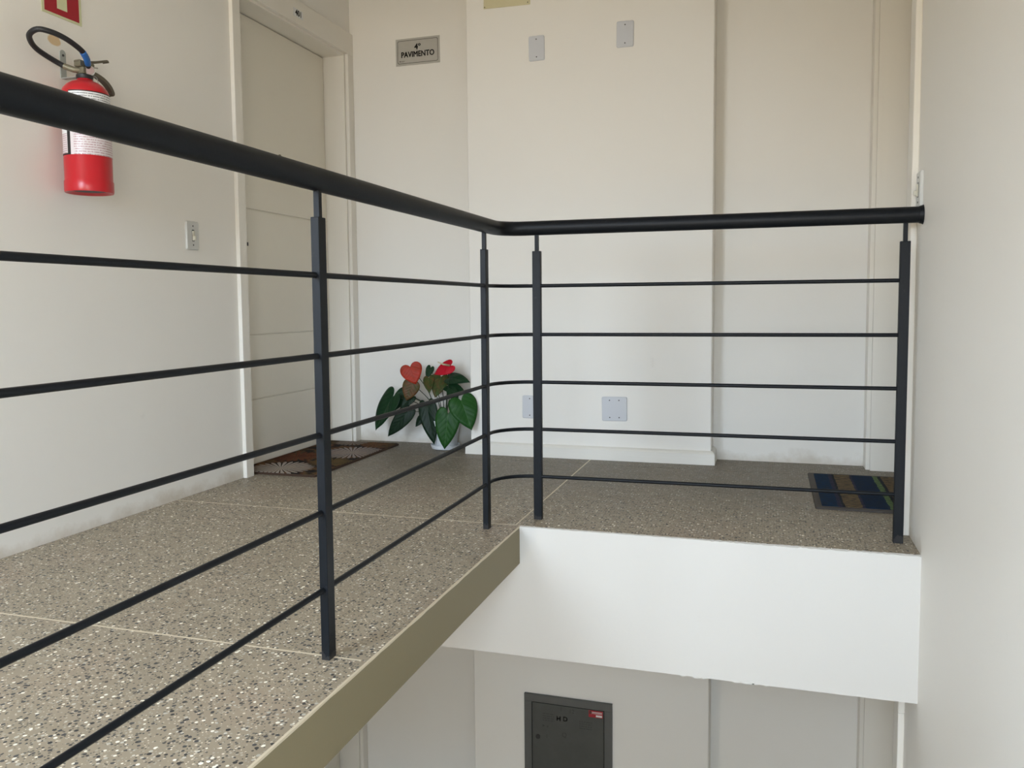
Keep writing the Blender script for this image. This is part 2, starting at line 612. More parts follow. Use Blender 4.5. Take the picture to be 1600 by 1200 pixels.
def text(name, body, size, mat, parent, loc, bold=0.0, sx=1.0, depth=0.0004, align='CENTER'):
    cu = bpy.data.curves.new(name, 'FONT')
    cu.body = body
    cu.size = size
    cu.align_x = align
    cu.align_y = 'CENTER'
    cu.extrude = depth
    cu.resolution_u = 3
    tmp = bpy.data.objects.new(name, cu)
    COL.objects.link(tmp)
    dg = bpy.context.evaluated_depsgraph_get()
    me = bpy.data.meshes.new_from_object(tmp.evaluated_get(dg))
    bpy.data.objects.remove(tmp, do_unlink=True)
    me.name = name
    me.materials.clear()
    me.materials.append(mat)
    for v in me.vertices:
        v.co.x *= sx
    if bold:            # heavier strokes: the glyphs laid over themselves with small offsets
        bm = bmesh.new()
        for dx, dy in ((0, 0), (1, 0), (-1, 0), (0, 1), (0, -1), (0.7, 0.7), (-0.7, 0.7), (0.7, -0.7), (-0.7, -0.7)):
            k = len(bm.verts)
            bm.from_mesh(me)
            bm.verts.ensure_lookup_table()
            for v in bm.verts[k:]:
                v.co.x += dx * bold
                v.co.y += dy * bold
        bm.to_mesh(me)
        bm.free()
    o = bpy.data.objects.new(name, me)
    COL.objects.link(o)
    o.parent = parent
    o.location = loc
    return o


# ------------------------------------------------------------------ structure: walls
OPEN_L = (0.388, 1.384)        # left door opening in y
OPEN_R = (0.195, 1.243)
HEAD = 2.186
YCOR, XCOR = -2.0, -2.6        # the corridor widens to the left behind this corner


def side_wall(name, x0, x1, op, mat, label, y_start):
    bm = bmesh.new()
    z0, z1 = -FF - 0.1, ZT
    box(bm, x0, x1, y_start, op[0], z0, z1)
    box(bm, x0, x1, op[1], YB + 0.25, z0, z1)
    for f in (0, -FF):
        top = ZT if f == 0 else -0.031
        box(bm, x0, x1, op[0], op[1], HEAD + f, top - (0.0 if f == 0 else 0.0))
    box(bm, x0, x1, op[0], op[1], z0, -FF)
    o = finish(name, bm, mat)
    return tag(o, label, 'wall', kind='structure')


side_wall('wall_left', XL - 0.18, XL, OPEN_L, MAT['wall_patch'], 'cream left wall with the red extinguisher and door 401', YCOR)
side_wall('wall_right', XR, XR + 0.18, OPEN_R, MAT['wall_right'], 'cream right wall the black handrail runs into', YREAR)
tag(boxobj('wall_back', (XL, X1 + 0.02, YB, YB + 0.2, -FF - 0.1, ZT), MAT['wall']), 'cream back wall strip carrying the floor sign', 'wall', kind='structure')
tag(boxobj('wall_back_right', (X2 - 0.02, XR, YR, YR + 0.3, -FF - 0.1, ZT), MAT['wall']), 'cream back wall recess right of the projecting shaft', 'wall', kind='structure')
tag(boxobj('wall_back_center', (X1, X2, YS, YB + 0.2, -FF - 0.1, ZT), MAT['shaft'], bev=0.004), 'projecting cream shaft wall with the blank cover plates', 'wall', kind='structure')
tag(boxobj('ceiling', (XCOR, XR, YREAR, YB, ZT, ZT + 0.12), MAT['ceil']), 'cream ceiling above the landing', 'ceiling', kind='structure')

# downstand beam of the storey above, twin of the white beam below
tag(boxobj('ceiling_beam', (XL, XR, EF, EF + 0.16, ZBEAM + FF, ZT), MAT['ceil']), 'cream downstand beam under the ceiling', 'beam', kind='structure')

# unseen stair flight soffit and half landing, added to darken the upper right walls
bm = bmesh.new()
pr_ = [(YREAR, 1.50), (-2.75, 1.50), (-0.13, 2.42), (-0.13, ZT), (-2.85, 1.66), (YREAR, 1.66)]
lo = [bm.verts.new((0.12, y, z)) for y, z in pr_]
hi = [bm.verts.new((XR, y, z)) for y, z in pr_]
for i in range(len(pr_)):
    bm.faces.new((lo[i], lo[(i + 1) % 6], hi[(i + 1) % 6], hi[i]))
bm.faces.new(lo)
bm.faces.new(list(reversed(hi)))
tag(finish('ceiling_shade_soffit', bm, MAT['ceil']), 'unseen sloping cream soffit added to shade the upper stairwell', 'stair', kind='structure')

bm = bmesh.new()
box(bm, XCOR - 0.18, XCOR, YREAR, YCOR + 0.18, -FF - 0.1, ZT)
box(bm, XCOR, XL - 0.18, YCOR, YCOR + 0.18, -FF - 0.1, ZT)
tag(finish('wall_corridor', bm, MAT['wall']), 'cream corridor walls round the corner to the left', 'wall', kind='structure')

# end wall behind the camera, with two window openings
bm = bmesh.new()
WZ = (-FF - 0.1, ZT)
wins = WINS
box(bm, XCOR, wins[0][0], YREAR - 0.18, YREAR, 0, WZ[1])
box(bm, XCOR, wins[3][0], YREAR - 0.18, YREAR, WZ[0], 0)
for (lw, rw), (za, zb) in (((wins[0], wins[1]), (0, WZ[1])), ((wins[3], wins[2]), (WZ[0], 0))):
    box(bm, lw[1], rw[0], YREAR - 0.18, YREAR, za, zb)
    box(bm, rw[1], XR, YREAR - 0.18, YREAR, za, zb)
    for a, b, c, d in (lw, rw):
        box(bm, a, b, YREAR - 0.18, YREAR, za, c)
        box(bm, a, b, YREAR - 0.18, YREAR, d, zb)
tag(finish('wall_front', bm, MAT['wall']), 'cream end wall with the two daylight windows', 'wall', kind='structure')
for i, (a, b, c, d) in enumerate(wins):
    bm = bmesh.new()
    t = 0.035
    y0, y1 = YREAR - 0.12, YREAR - 0.08
    box(bm, a, b, y0, y1, c, c + t)
    box(bm, a, b, y0, y1, d - t, d)
    box(bm, a, a + t, y0, y1, c + t, d - t)
    box(bm, b - t, b, y0, y1, c + t, d - t)
    box(bm, (a + b) / 2 - t / 2, (a + b) / 2 + t / 2, y0, y1, c + t, d - t)
    tag(finish('window_%d' % (i + 1), bm, MAT['casing']), ('tall window at the corridor end', 'window over the stair flight', 'unseen window added to light the storey below, right', 'unseen window added to light the storey below, left')[i], 'window', kind='structure')

# floor slabs of this storey: base slab, terrazzo panels, joint strips, edge faces
bm = bmesh.new()
box(bm, XL - 0.18, EDGE - 0.004, YREAR, YB + 0.1, ZSLAB + 0.002, -0.006)
box(bm, XCOR, XL - 0.18, YREAR, YCOR, ZSLAB + 0.002, -0.001)
box(bm, EDGE - 0.004, XR + 0.18, EF + 0.012, YB + 0.1, ZSLAB + 0.002, -0.006)
floor = tag(finish('floor', bm, MAT['joint']), 'speckled terrazzo landing floor around the stairwell', 'floor', kind='structure')
YJ = [YREAR, -2.45, -1.281, -0.112, 1.06, YB + 0.05]
XJ = 0.078
g = 0.003
for i in range(len(YJ) - 1):
    y0, y1 = YJ[i], YJ[i + 1]
    x1 = XJ - g if y1 > -0.05 else EDGE - 0.003
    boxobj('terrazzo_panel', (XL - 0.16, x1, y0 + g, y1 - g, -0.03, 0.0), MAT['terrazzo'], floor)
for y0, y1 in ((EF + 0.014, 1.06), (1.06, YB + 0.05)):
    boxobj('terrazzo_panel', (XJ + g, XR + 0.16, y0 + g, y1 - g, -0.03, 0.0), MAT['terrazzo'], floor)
for y in YJ[1:4]:
    boxobj('joint_strip', (XL, XJ, y - g, y + g, -0.02, 0.0003), MAT['joint'], floor)
boxobj('joint_strip', (XJ - g, XJ + g, EF + 0.02, YS, -0.02, 0.0003), MAT['joint'], floor)

# tan side face of the left slab, with a thin plaster lip along its top edge
bm = bmesh.new()
box(bm, EDGE - 0.002, EDGE, YREAR, EF + 0.004, ZSLAB, -0.002)
fascia = tag(finish('trim_1', bm, MAT['tan']), 'tan painted side face of the left floor slab', 'slab edge', kind='structure')
bm = bmesh.new()
n = 90
prev = None
rnd = random.Random(3)
for i in range(n + 1):
    y = YREAR + (EF + 0.01 - YREAR) * i / n
    k = 0.0018 * rnd.random()
    sec = [bm.verts.new((EDGE - 0.003 - k, y, 0.0008)), bm.verts.new((EDGE + 0.001, y, 0.0008)),
           bm.verts.new((EDGE + 0.001, y, -0.003 - k)), bm.verts.new((EDGE - 0.004, y, -0.004))]
    if prev:
        for q in range(4):
            bm.faces.new((prev[q], prev[(q + 1) % 4], sec[(q + 1) % 4], sec[q]))
    prev = sec
finish('plaster_lip', bm, MAT['joint'], fascia)

# deep white beam under the front edge of the landing, running below the left slab
bm = bmesh.new()
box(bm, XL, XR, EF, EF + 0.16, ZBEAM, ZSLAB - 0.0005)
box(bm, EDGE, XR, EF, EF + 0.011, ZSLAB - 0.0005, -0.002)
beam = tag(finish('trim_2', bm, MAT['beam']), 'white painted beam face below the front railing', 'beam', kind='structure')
bm = bmesh.new()
prev = None
n = 150
for i in range(n + 1):
    x = EDGE + (XR - EDGE) * i / n
    k = 0.004 * rnd.random() + (0.006 if rnd.random() < 0.08 else 0) * rnd.random()
    j = 0.0025 * rnd.random() * (2.2 if x > 0.75 else 1)
    k *= 1.8 if x > 0.75 else 1
    sec = [bm.verts.new((x, EF + 0.006 + k, 0.0012)), bm.verts.new((x, EF - 0.001, 0.0006 - j * 0.8)),
           bm.verts.new((x, EF - 0.001, -0.012)), bm.verts.new((x, EF + 0.008, -0.012))]
    if prev:
        for q in range(4):
            bm.faces.new((prev[q], prev[(q + 1) % 4], sec[(q + 1) % 4], sec[q]))
    prev = sec
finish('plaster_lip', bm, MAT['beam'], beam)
bm = bmesh.new()
for x, s in ((0.66, 0.010), (0.70, 0.016), (0.73, 0.008), (0.83, 0.013), (0.86, 0.024), (0.89, 0.011), (0.93, 0.006)):
    box(bm, x, x + s * 1.5, EF - 0.0006, EF + 0.004, ZBEAM - 0.0022 * rnd.random() - 0.002, ZBEAM + 0.002)
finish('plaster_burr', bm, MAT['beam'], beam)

# lower storey floor
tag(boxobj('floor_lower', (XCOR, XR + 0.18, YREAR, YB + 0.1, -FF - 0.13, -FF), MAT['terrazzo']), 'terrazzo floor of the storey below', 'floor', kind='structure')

# baseboard wrapping the shaft
for f, nm in ((0.0, 'baseboard_back'), (-FF, 'baseboard_lower')):
    bm = bmesh.new()
    prof = [(0.0, 0.0), (0.024, 0.0), (0.022, 0.052), (0.016, 0.060), (0.004, 0.066), (0.0, 0.066)]
    lo = [bm.verts.new((X1 - p, YS - p, f + z)) for p, z in prof]
    hi = [bm.verts.new((X2 + p * 0.8, YS - p, f + z)) for p, z in prof]
    for i in range(len(prof) - 1):
        bm.faces.new((lo[i], lo[i + 1], hi[i + 1], hi[i]))
    hi2 = [bm.verts.new((X2 + p * 0.8, YR, f + z)) for p, z in prof]
    lo2 = [bm.verts.new((X1 - p, YB, f + z)) for p, z in prof]
    for i in range(len(prof) - 1):
        bm.faces.new((hi[i], hi[i + 1], hi2[i + 1], hi2[i]))
        bm.faces.new((lo2[i], lo2[i + 1], lo[i + 1], lo[i]))
    tag(finish(nm, bm, MAT['base']), 'cream baseboard at the foot of the shaft' if f == 0 else 'cream baseboard of the storey below', 'baseboard', kind='structure')

# ------------------------------------------------------------------ doors


def door(n, side, op, f, label, near_w, far_w):
    """side -1 left wall, +1 right wall; built in a local frame: x across the wall outward to the room"""
    X = XL if side < 0 else XR
    s = -side                                # +1: room lies at +x
    e = empty('door_%d' % n, Matrix.Translation((X, op[0], f)), label, 'door', kind='structure')
    D = 0.126
    y1 = op[1] - op[0]

    def b(name, dims, mat, par=e, bev=0.0):
        x0, x1 = sorted((dims[0] * s, dims[1] * s))
        return boxobj(name, (x0, x1) + tuple(dims[2:]), mat, par, bev)
    t = 0.02
    J = 0.012
    # jambs lining the reveal
    b('door_jamb', (-0.17, 0.001, 0, J, 0, HEAD - J), MAT['casing'])
    b('door_jamb', (-0.17, 0.001, y1 - J, y1, 0, HEAD - J), MAT['casing'])
    b('door_head', (-0.17, 0.001, 0, y1, HEAD - J, HEAD), MAT['casing'])
    # casings
    zt = 2.306
    o = 0.0
    b('door_casing', (0.0, t, -near_w, 0.004, 0, HEAD), MAT['casing'], bev=0.002)
    b('door_casing', (0.0, t, y1 + 0.004, y1 + far_w, 0, HEAD), MAT['casing'], bev=0.002)
    b('door_casing', (0.0, t, -near_w, y1 + far_w, HEAD + 0.0005, zt), MAT['casing'], bev=0.002)
    # leaf: core plus four panels parted by narrow grooves
    leaf = b('door_leaf', (-D - 0.035, -D - 0.006, J + 0.004, y1 - J - 0.004, 0.008, HEAD - J - 0.004), MAT['door'])
    zz = [0.008, 0.326, 0.644, 1.254, HEAD - J - 0.004]
    for i in range(4):
        b('door_panel', (-D - 0.006, -D, J + 0.004, y1 - J - 0.004, zz[i] + (0.0025 if i else 0), zz[i + 1] - (0.0025 if i < 3 else 0)),
          MAT['door'], leaf, 0.001)
    # dark shadow gap behind the leaf edge (rebate)
    b('door_rebate', (-0.175, -D - 0.036, J, y1 - J, 0.0, HEAD - J), MAT['gap'])
    return e, leaf, D


d1, leaf1, D = door(1, -1, OPEN_L, 0.0, 'ivory apartment door 401 with three thin grooves', 0.052, 0.064)
d2, leaf2, _ = door(2, 1, OPEN_R, 0.0, 'ivory apartment door in the right wall by the blue mat', 0.088, 0.095)
door(3, -1, OPEN_L, -FF, 'ivory apartment door on the storey below, left', 0.052, 0.064)
door(4, 1, OPEN_R, -FF, 'ivory apartment door on the storey below, right', 0.088, 0.095)
# peephole and keyhole on door 401
bm = bmesh.new()
disc(bm, 0, 0, 0, 0.004, 0.013)
disc(bm, 0, 0, 0.004, 0.0045, 0.007)
finish('peephole', bm, MAT['brass'], leaf1, mw=Matrix.Translation((-D, 0.905 - OPEN_L[0], 1.547)) @ basis((0, 1, 0), (0, 0, 1), (1, 0, 0), (0, 0, 0)))
boxobj('keyhole', (-D, -D + 0.002, 0.598 - OPEN_L[0], 0.610 - OPEN_L[0], 1.075, 1.092), MAT['screw'], leaf1)

# door number
e = empty('door_number', on_left(0.876, 2.238, 0.0203), 'small white number 401 tag over the left door', 'sign')
bm = bmesh.new()
prism(bm, rounded_rect(0.088, 0.040, 0.003), 0, 0.0012)
finish('number_plate', bm, MAT['white_label'], e)
text('lettering', '401', 0.040, MAT['black_print'], e, (0.004, 0.0, 0.0014), bold=0.0010)

# ------------------------------------------------------------------ railing
rail = empty('railing', Matrix.Translation((0, 0, 0)), 'black iron railing with five thin bars and round handrail', 'railing')
IR = MAT['iron']
H = 1.05
# handrail: left run, tight bend, front run into the right wall
path = [(0, -2.75, H), (0, -2.2, H), (0, -1.6, H), (0, -1.0, H), (0, -0.5, H), (0, -0.10, H)]
for i in range(1, 8):
    a = R(90 * i / 8)
    path.append((0.09 - 0.09 * math.cos(a), -0.10 + 0.09 * math.sin(a), H))
path += [(0.09, -0.01, H), (0.5, -0.006, H), (0.9, 0.0, H), (XR - 0.006, 0.004, H)]
bm = bmesh.new()
tube(bm, path, 0.0255, 20)
finish('handrail', bm, IR, rail, smooth=True, angle=50)
bm = bmesh.new()
tube(bm, [(XR - 0.012, 0.004, H), (XR - 0.004, 0.004, H), (XR - 0.0005, 0.004, H)], [0.0265, 0.029, 0.031], 20)
finish('wall_flange', bm, IR, rail, smooth=True, angle=50)
ZP = 0.969
posts = [(0.0, -2.42, 0), (0.002, -1.287, 0), (-0.006, -0.178, 0), (0.134, -0.009, 1), (1.335, 0.012, 1)]
for x, y, ax in posts:
    hx, hy = (0.015, 0.010) if ax else (0.010, 0.015)
    po = boxobj('post', (-hx, hx, -hy, hy, -0.001, ZP), IR, rail, 0.0012)
    po.location = (x, y, 0)
    boxobj('post_pin', (-0.0064, 0.0064, -0.0064, 0.0064, ZP, H - 0.02), IR, po)
HB = [0.846, 0.6725, 0.501, 0.330, 0.1575]
for h in HB:
    bm = bmesh.new()
    pts = [(0, -2.75, h), (0, -1.8, h), (0, -1.287, h), (-0.002, -0.6, h), (-0.005, -0.178, h)]
    c = Vector((0.134, -0.150, h))
    for i in range(1, 9):
        a = R(90 * i / 9)
        pts.append((c.x - 0.139 * math.cos(a), c.y + 0.141 * math.sin(a), h))
    pts += [(0.16, -0.009, h), (0.7, 0.002, h), (1.335, 0.012, h)]
    tube(bm, pts, 0.0064, 10)
    finish('rail_bar', bm, IR, rail, smooth=True, angle=50)

# ------------------------------------------------------------------ fire extinguisher (hangs on its bracket)
AX = XL + 0.100
ext = empty('fire_extinguisher', Matrix.Translation((AX, -0.60, 1.165)), 'red fire extinguisher hanging on the left wall', 'extinguisher')
Z0 = 1.165
RB = 0.0735
bm = bmesh.new()
lathe(bm, [(0.052, 0.012), (0.064, 0.004), (RB + 0.0005, 0.0), (RB + 0.0022, 0.006), (RB + 0.0022, 0.036), (RB, 0.040), (RB, 0.318), (RB - 0.001, 0.327),
           (RB - 0.006, 0.340), (RB - 0.017, 0.353), (RB - 0.032, 0.363), (RB - 0.046, 0.368), (0.024, 0.373), (0.021, 0.378)], 48)
finish('cylinder', bm, MAT['red'], ext, smooth=True, angle=40)
bm = bmesh.new()
lathe(bm, [(0.0, 0.006), (0.050, 0.0075), (0.050, 0.0125), (0.0, 0.0125)], 32, cap=False)
finish('base_recess', bm, MAT['rubber'], ext)
bm = bmesh.new()
lathe(bm, [(0.024, 0.374), (0.026, 0.378), (0.026, 0.387), (0.019, 0.390)], 24)
finish('neck_collar', bm, MAT['rubber'], ext, smooth=True, angle=40)


def wrap(name, a0, a1, z0, z1, r, mat, parent, n=28):
    bm = bmesh.new()
    uvl = bm.loops.layers.uv.new('UVMap')
    vs = []
    for i in range(n + 1):
        a = R(a0 + (a1 - a0) * i / n)
        vs.append([bm.verts.new((r * math.cos(a), r * math.sin(a), z)) for z in (z0, z1)])
    for i in range(n):
        f = bm.faces.new((vs[i][0], vs[i + 1][0], vs[i + 1][1], vs[i][1]))
        for lp, (u, v) in zip(f.loops, ((i / n, 0), ((i + 1) / n, 0), ((i + 1) / n, 1), (i / n, 1))):
            lp[uvl].uv = (u, v)
    return finish(name, bm, mat, parent, smooth=True)


wrap('label_border', -138, -84, 0.117, 0.318, RB + 0.0006, MAT['black_print'], ext)
wrap('label_border', -89, 60, 0.317, 0.3235, RB + 0.0006, MAT['black_print'], ext)
lab = wrap('label', -88, 66, 0.117, 0.320, RB + 0.0010, MAT['ext_label'], ext)
wrap('label', -128, -98, 0.122, 0.300, RB + 0.0010, MAT['ext_label'], ext)
wrap('label_mark', -45, -14, 0.258, 0.272, RB + 0.0014, MAT['red_sign'], lab, 8)
wrap('label_mark', -45, -33, 0.277, 0.292, RB + 0.0014, MAT['red_sign'], lab, 4)
wrap('label_mark', 8, 38, 0.252, 0.284, RB + 0.0014, MAT['blue_tape'], lab, 8)
wrap('label_mark', -62, -52, 0.184, 0.192, RB + 0.0014, MAT['red_sign'], lab, 4)
wrap('label_mark', -42, 10, 0.180, 0.191, RB + 0.0014, MAT['sign_line'], lab, 8)

# valve head
bm = bmesh.new()
box(bm, -0.015, 0.015, -0.022, 0.024, 0.388, 0.412, 0.003)
box(bm, -0.013, 0.013, -0.032, 0.034, 0.410, 0.432, 0.003)
valve = finish('valve_body', bm, MAT['brass'], ext)
bm = bmesh.new()
ribbon(bm, catmull([(0, -0.032, 0.424), (0, 0.0, 0.430), (0, 0.04, 0.440), (0, 0.075, 0.452), (0, 0.094, 0.458), (0, 0.098, 0.453)], 4), (1, 0, 0), 0.020, 0.008)
finish('upper_lever', bm, MAT['steel'], ext)
bm = bmesh.new()
ribbon(bm, catmull([(0, 0.008, 0.402), (0, 0.045, 0.400), (0, 0.080, 0.390), (0, 0.104, 0.374), (0, 0.116, 0.356), (0, 0.112, 0.350)], 4), (1, 0, 0), 0.020, 0.012)
finish('carry_handle', bm, MAT['steel'], ext)
gn = Vector((0.72, -0.69, 0.0)).normalized()
gm = basis(Vector((0, 0, 1)).cross(gn), (0, 0, 1), gn, (0.016, 0.006, 0.402))
bm = bmesh.new()
disc(bm, 0, 0, -0.012, 0.008, 0.0165, 20)
gau = finish('gauge', bm, MAT['chrome'], ext, mw=gm)
bm = bmesh.new()
disc(bm, 0, 0, 0.008, 0.009, 0.0135, 20)
finish('gauge_face', bm, MAT['gauge'], gau)
bm = bmesh.new()
tube(bm, [(0.012, -0.005, 0.416), (0.014, 0.02, 0.418), (0.014, 0.044, 0.421)], 0.002, 6)
ring = [(0.016, 0.03 + 0.011 * math.cos(a * math.pi / 8), 0.372 + 0.018 * math.sin(a * math.pi / 8)) for a in range(17)]
tube(bm, ring, 0.0008, 5)
finish('safety_pin', bm, MAT['chrome'], ext)
# hose: leaves the valve, loops round and its taped end comes back over the head
hp = [(0.1, -0.012, 1.567), (0.085, -0.025, 1.566), (0.075, -0.030, 1.569), (0.055, -0.038, 1.577), (0.04, -0.06, 1.589), (0.034, -0.093, 1.600),
      (0.034, -0.126, 1.611), (0.045, -0.156, 1.623), (0.07, -0.183, 1.635), (0.105, -0.185, 1.646), (0.13, -0.159, 1.643), (0.145, -0.124, 1.634),
      (0.15, -0.087, 1.622), (0.148, -0.054, 1.610), (0.138, -0.028, 1.596), (0.122, -0.006, 1.585), (0.112, 0.004, 1.573)]
hp = [(x - 0.100, y, z - Z0) for x, y, z in hp]
bm = bmesh.new()
tube(bm, catmull(hp[2:], 5), 0.0088, 12)
hose = finish('hose', bm, MAT['rubber'], ext, smooth=True, angle=60)
bm = bmesh.new()
tube(bm, catmull(hp[13:16], 6), [0.0094, 0.0102, 0.0098, 0.0106, 0.0099, 0.0104, 0.0100, 0.0106, 0.0100, 0.0104, 0.0098, 0.0102, 0.0094], 12)
finish('tape', bm, MAT['blue_tape'], hose, smooth=True)
bm = bmesh.new()
tube(bm, catmull(hp[:4], 4), 0.0098, 12)
finish('hose_fitting', bm, MAT['brass'], ext, smooth=True, angle=60)

# wall bracket carrying the extinguisher
br = empty('wall_bracket', on_left(-0.589, 1.60), 'grey steel hanger plate on the wall behind the extinguisher hose', 'bracket')
bm = bmesh.new()
pts = [(0.012 * math.cos(R(a)), 0.036 + 0.012 * math.sin(R(a))) for a in range(0, 181, 20)] + [(-0.012, -0.048), (0.012, -0.048)]
prism(bm, pts, 0, 0.003)
finish('back_plate', bm, MAT['grey_metal'], br)
bm = bmesh.new()
disc(bm, 0, 0.03, 0.003, 0.005, 0.004)
finish('screw', bm, MAT['screw'], br)
bm = bmesh.new()
ribbon(bm, [(0, -0.047, 0.001), (-0.004, -0.049, 0.03), (-0.008, -0.050, 0.076)], (1, 0, 0), 0.020, 0.003)
finish('hook_arm', bm, MAT['grey_metal'], br)

# red and luminous extinguisher sign above (its foot is in view)
sg = empty('extinguisher_sign', on_left(-0.583, 1.752), 'red square sign with pale bar and luminous border above extinguisher', 'sign')
boxobj('sign_plate', (-0.083, 0.083, 0.0, 0.166, 0.0, 0.002), MAT['lumi'], sg)
boxobj('red_field', (-0.072, 0.072, 0.008, 0.158, 0.002, 0.0026), MAT['red_sign'], sg)
bm = bmesh.new()
box(bm, -0.021, 0.021, 0.028, 0.105, 0.0026, 0.0031)
box(bm, -0.010, 0.010, 0.105, 0.118, 0.0026, 0.0031)
finish('pictogram', bm, MAT['lumi'], sg)

# ------------------------------------------------------------------ switches, plates, signs


def screws(par, pts, z, r=0.0032):
    for x, y in pts:
        bm = bmesh.new()
        disc(bm, 0, 0, 0, 0.0012, r, 10)
        finish('screw', bm, MAT['screw'], par, mw=Matrix.Translation((x, y, z)))


def switch(mw, label):
    e = empty('light_switch', mw, label, 'switch')
    bm = bmesh.new()
    prism(bm, rounded_rect(0.076, 0.117, 0.006), 0, 0.009, 0.004)
    finish('switch_plate', bm, MAT['switch'], e)
    screws(e, [(0, 0.039), (0, -0.039)], 0.009)
    boxobj('toggle_slot', (-0.007, 0.007, -0.024, 0.024, 0.009, 0.0096), MAT['screw'], e)
    bm = bmesh.new()
    box(bm, -0.0062, 0.0062, -0.021, 0.019, 0.0096, 0.014, 0.001)
    box(bm, -0.005, 0.005, -0.018, -0.002, 0.013, 0.022, 0.002)
    finish('toggle', bm, MAT['toggle'], e)
    return e


switch(on_left(0.036, 1.076), 'grey light switch with ivory toggle on left wall by door 401')
switch(on_right(0.052, 1.132), 'grey light switch on right wall just above the handrail end')


def cover(x, z, w, h, label, sc, tilt=0.0, grp='blank cover plates on the shaft wall'):
    mw = on_back(x, z, YS) @ Matrix.Rotation(R(tilt), 4, 'Z')
    e = empty('cover_plate', mw, label, 'cover plate', grp)
    bm = bmesh.new()
    prism(bm, rounded_rect(w, h, 0.008), 0, 0.007, 0.003)
    finish('plate', bm, MAT['plate'], e)
    screws(e, sc, 0.007)
    return e


two = [(0, 0.043), (0, -0.043)]
cover(-0.194, 2.050, 0.081, 0.122, 'blank grey cover plate high on shaft wall, left of the pair', two, 0.8)
cover(0.248, 2.074, 0.083, 0.123, 'blank grey cover plate high on shaft wall, right of the pair', two, -0.6)
cover(-0.241, 0.256, 0.080, 0.118, 'narrow blank cover plate low on shaft wall, half behind a railing post', two)
q = 0.0235
cover(0.197, 0.258, 0.126, 0.122, 'square blank cover plate with four screws low on shaft wall',
      [(-q, 0.043), (q, 0.043), (-q, -0.043), (q, -0.043)], 0.8)

e = empty('floor_sign', on_back(-0.943, 2.180, YB), 'silver grey sign reading 4th floor in Portuguese on back wall', 'sign')
boxobj('sign_plate', (-0.131, 0.131, -0.0725, 0.0725, 0, 0.003), MAT['sign'], e)
bm = bmesh.new()
po = rounded_rect(0.242, 0.125, 0.010)
pi_ = rounded_rect(0.236, 0.119, 0.008)
vo = [bm.verts.new((x, y, 0.0034)) for x, y in po]
vi = [bm.verts.new((x, y, 0.0034)) for x, y in pi_]
for i in range(len(po)):
    bm.faces.new((vo[i], vo[(i + 1) % len(po)], vi[(i + 1) % len(po)], vi[i]))
finish('border_line', bm, MAT['sign_line'], e)
text('lettering', '4º', 0.044, MAT['black_print'], e, (0.000, 0.023, 0.0034), bold=0.0011)
text('lettering', 'PAVIMENTO', 0.042, MAT['black_print'], e, (0.000, -0.016, 0.0034), bold=0.0011, sx=0.86)
bm = bmesh.new()
disc(bm, -0.106, -0.049, 0.003, 0.0034, 0.0038, 8)
box(bm, -0.100, -0.078, -0.0495, -0.0475, 0.003, 0.0034)
box(bm, -0.100, -0.082, -0.0530, -0.0520, 0.003, 0.0034)
finish('maker_mark', bm, MAT['sign_line'], e)

e = empty('luminous_sign', on_back(-0.348, 2.264, YS) @ Matrix.Rotation(R(-0.9), 4, 'Z'), 'yellowed ivory plate screwed high on shaft wall, cut by frame top', 'sign')
boxobj('sign_plate', (-0.122, 0.122, 0.004, 0.125, 0, 0.004), MAT['ivory'], e, 0.001)
screws(e, [(-0.116, 0.011), (0.110, 0.015), (-0.116, 0.118), (0.110, 0.118)], 0.004, 0.0026)

# ------------------------------------------------------------------ doormats


def mat_obj(name, label, cx, cy, w, d, th, face, edge, border, rot=0.0):
    e = empty(name, Matrix.Translation((cx, cy, 0)) @ Matrix.Rotation(R(rot), 4, 'Z'), label, 'doormat')
    bm = bmesh.new()
    prism(bm, rounded_rect(w, d, 0.008, 3), 0.0, th, 0.002)
    finish('backing', bm, edge, e)
    bm = bmesh.new()
    prism(bm, rounded_rect(w - 2 * border, d - 2 * border, 0.006, 3), th - 0.002, th + 0.002, 0.001)
    finish('pile', bm, face, e)
    return e


mat_obj('doormat', 'brown floral doormat with pale daisies in front of door 401', -1.260, 0.882, 0.430, 0.905, 0.010, MAT['floral'], MAT['mat_edge_brown'], 0.006, 0)
mat_obj('doormat', 'blue striped doormat with grey edge near right wall', 1.292, 0.742, 0.375, 0.665, 0.008, MAT['striped'], MAT['mat_edge'], 0.024, 0)

# ------------------------------------------------------------------ potted anthurium
PX, PY = -0.752, 1.300
pl = empty('potted_anthurium', Matrix.Translation((PX, PY, 0)), 'anthurium with red blooms in white pot in the back corner', 'plant')
bm = bmesh.new()
lathe(bm, [(0.0, 0.004), (0.062, 0.0), (0.074, 0.004), (0.080, 0.020), (0.081, 0.026), (0.077, 0.026), (0.070, 0.010), (0.0, 0.009)], 40, cap=False)
finish('saucer', bm, MAT['white_pot'], pl, smooth=True, angle=50)
bm = bmesh.new()
lathe(bm, [(0.0, 0.010), (0.058, 0.010), (0.062, 0.016), (0.078, 0.130), (0.083, 0.132), (0.085, 0.160), (0.080, 0.160), (0.076, 0.135), (0.0, 0.134)], 40, cap=False)
pot = finish('pot', bm, MAT['white_pot'], pl, smooth=True, angle=40)
bm = bmesh.new()
lathe(bm, [(0.0, 0.146), (0.04, 0.147), (0.077, 0.140)], 24, cap=False)
finish('soil', bm, MAT['soil'], pl)

HALF = [(0.0, 0.02), (0.06, -0.08), (0.16, -0.16), (0.29, -0.17), (0.41, -0.10), (0.485, 0.03), (0.50, 0.17), (0.475, 0.33), (0.40, 0.52), (0.29, 0.70),
        (0.16, 0.86), (0.06, 0.955), (0.0, 1.02)]


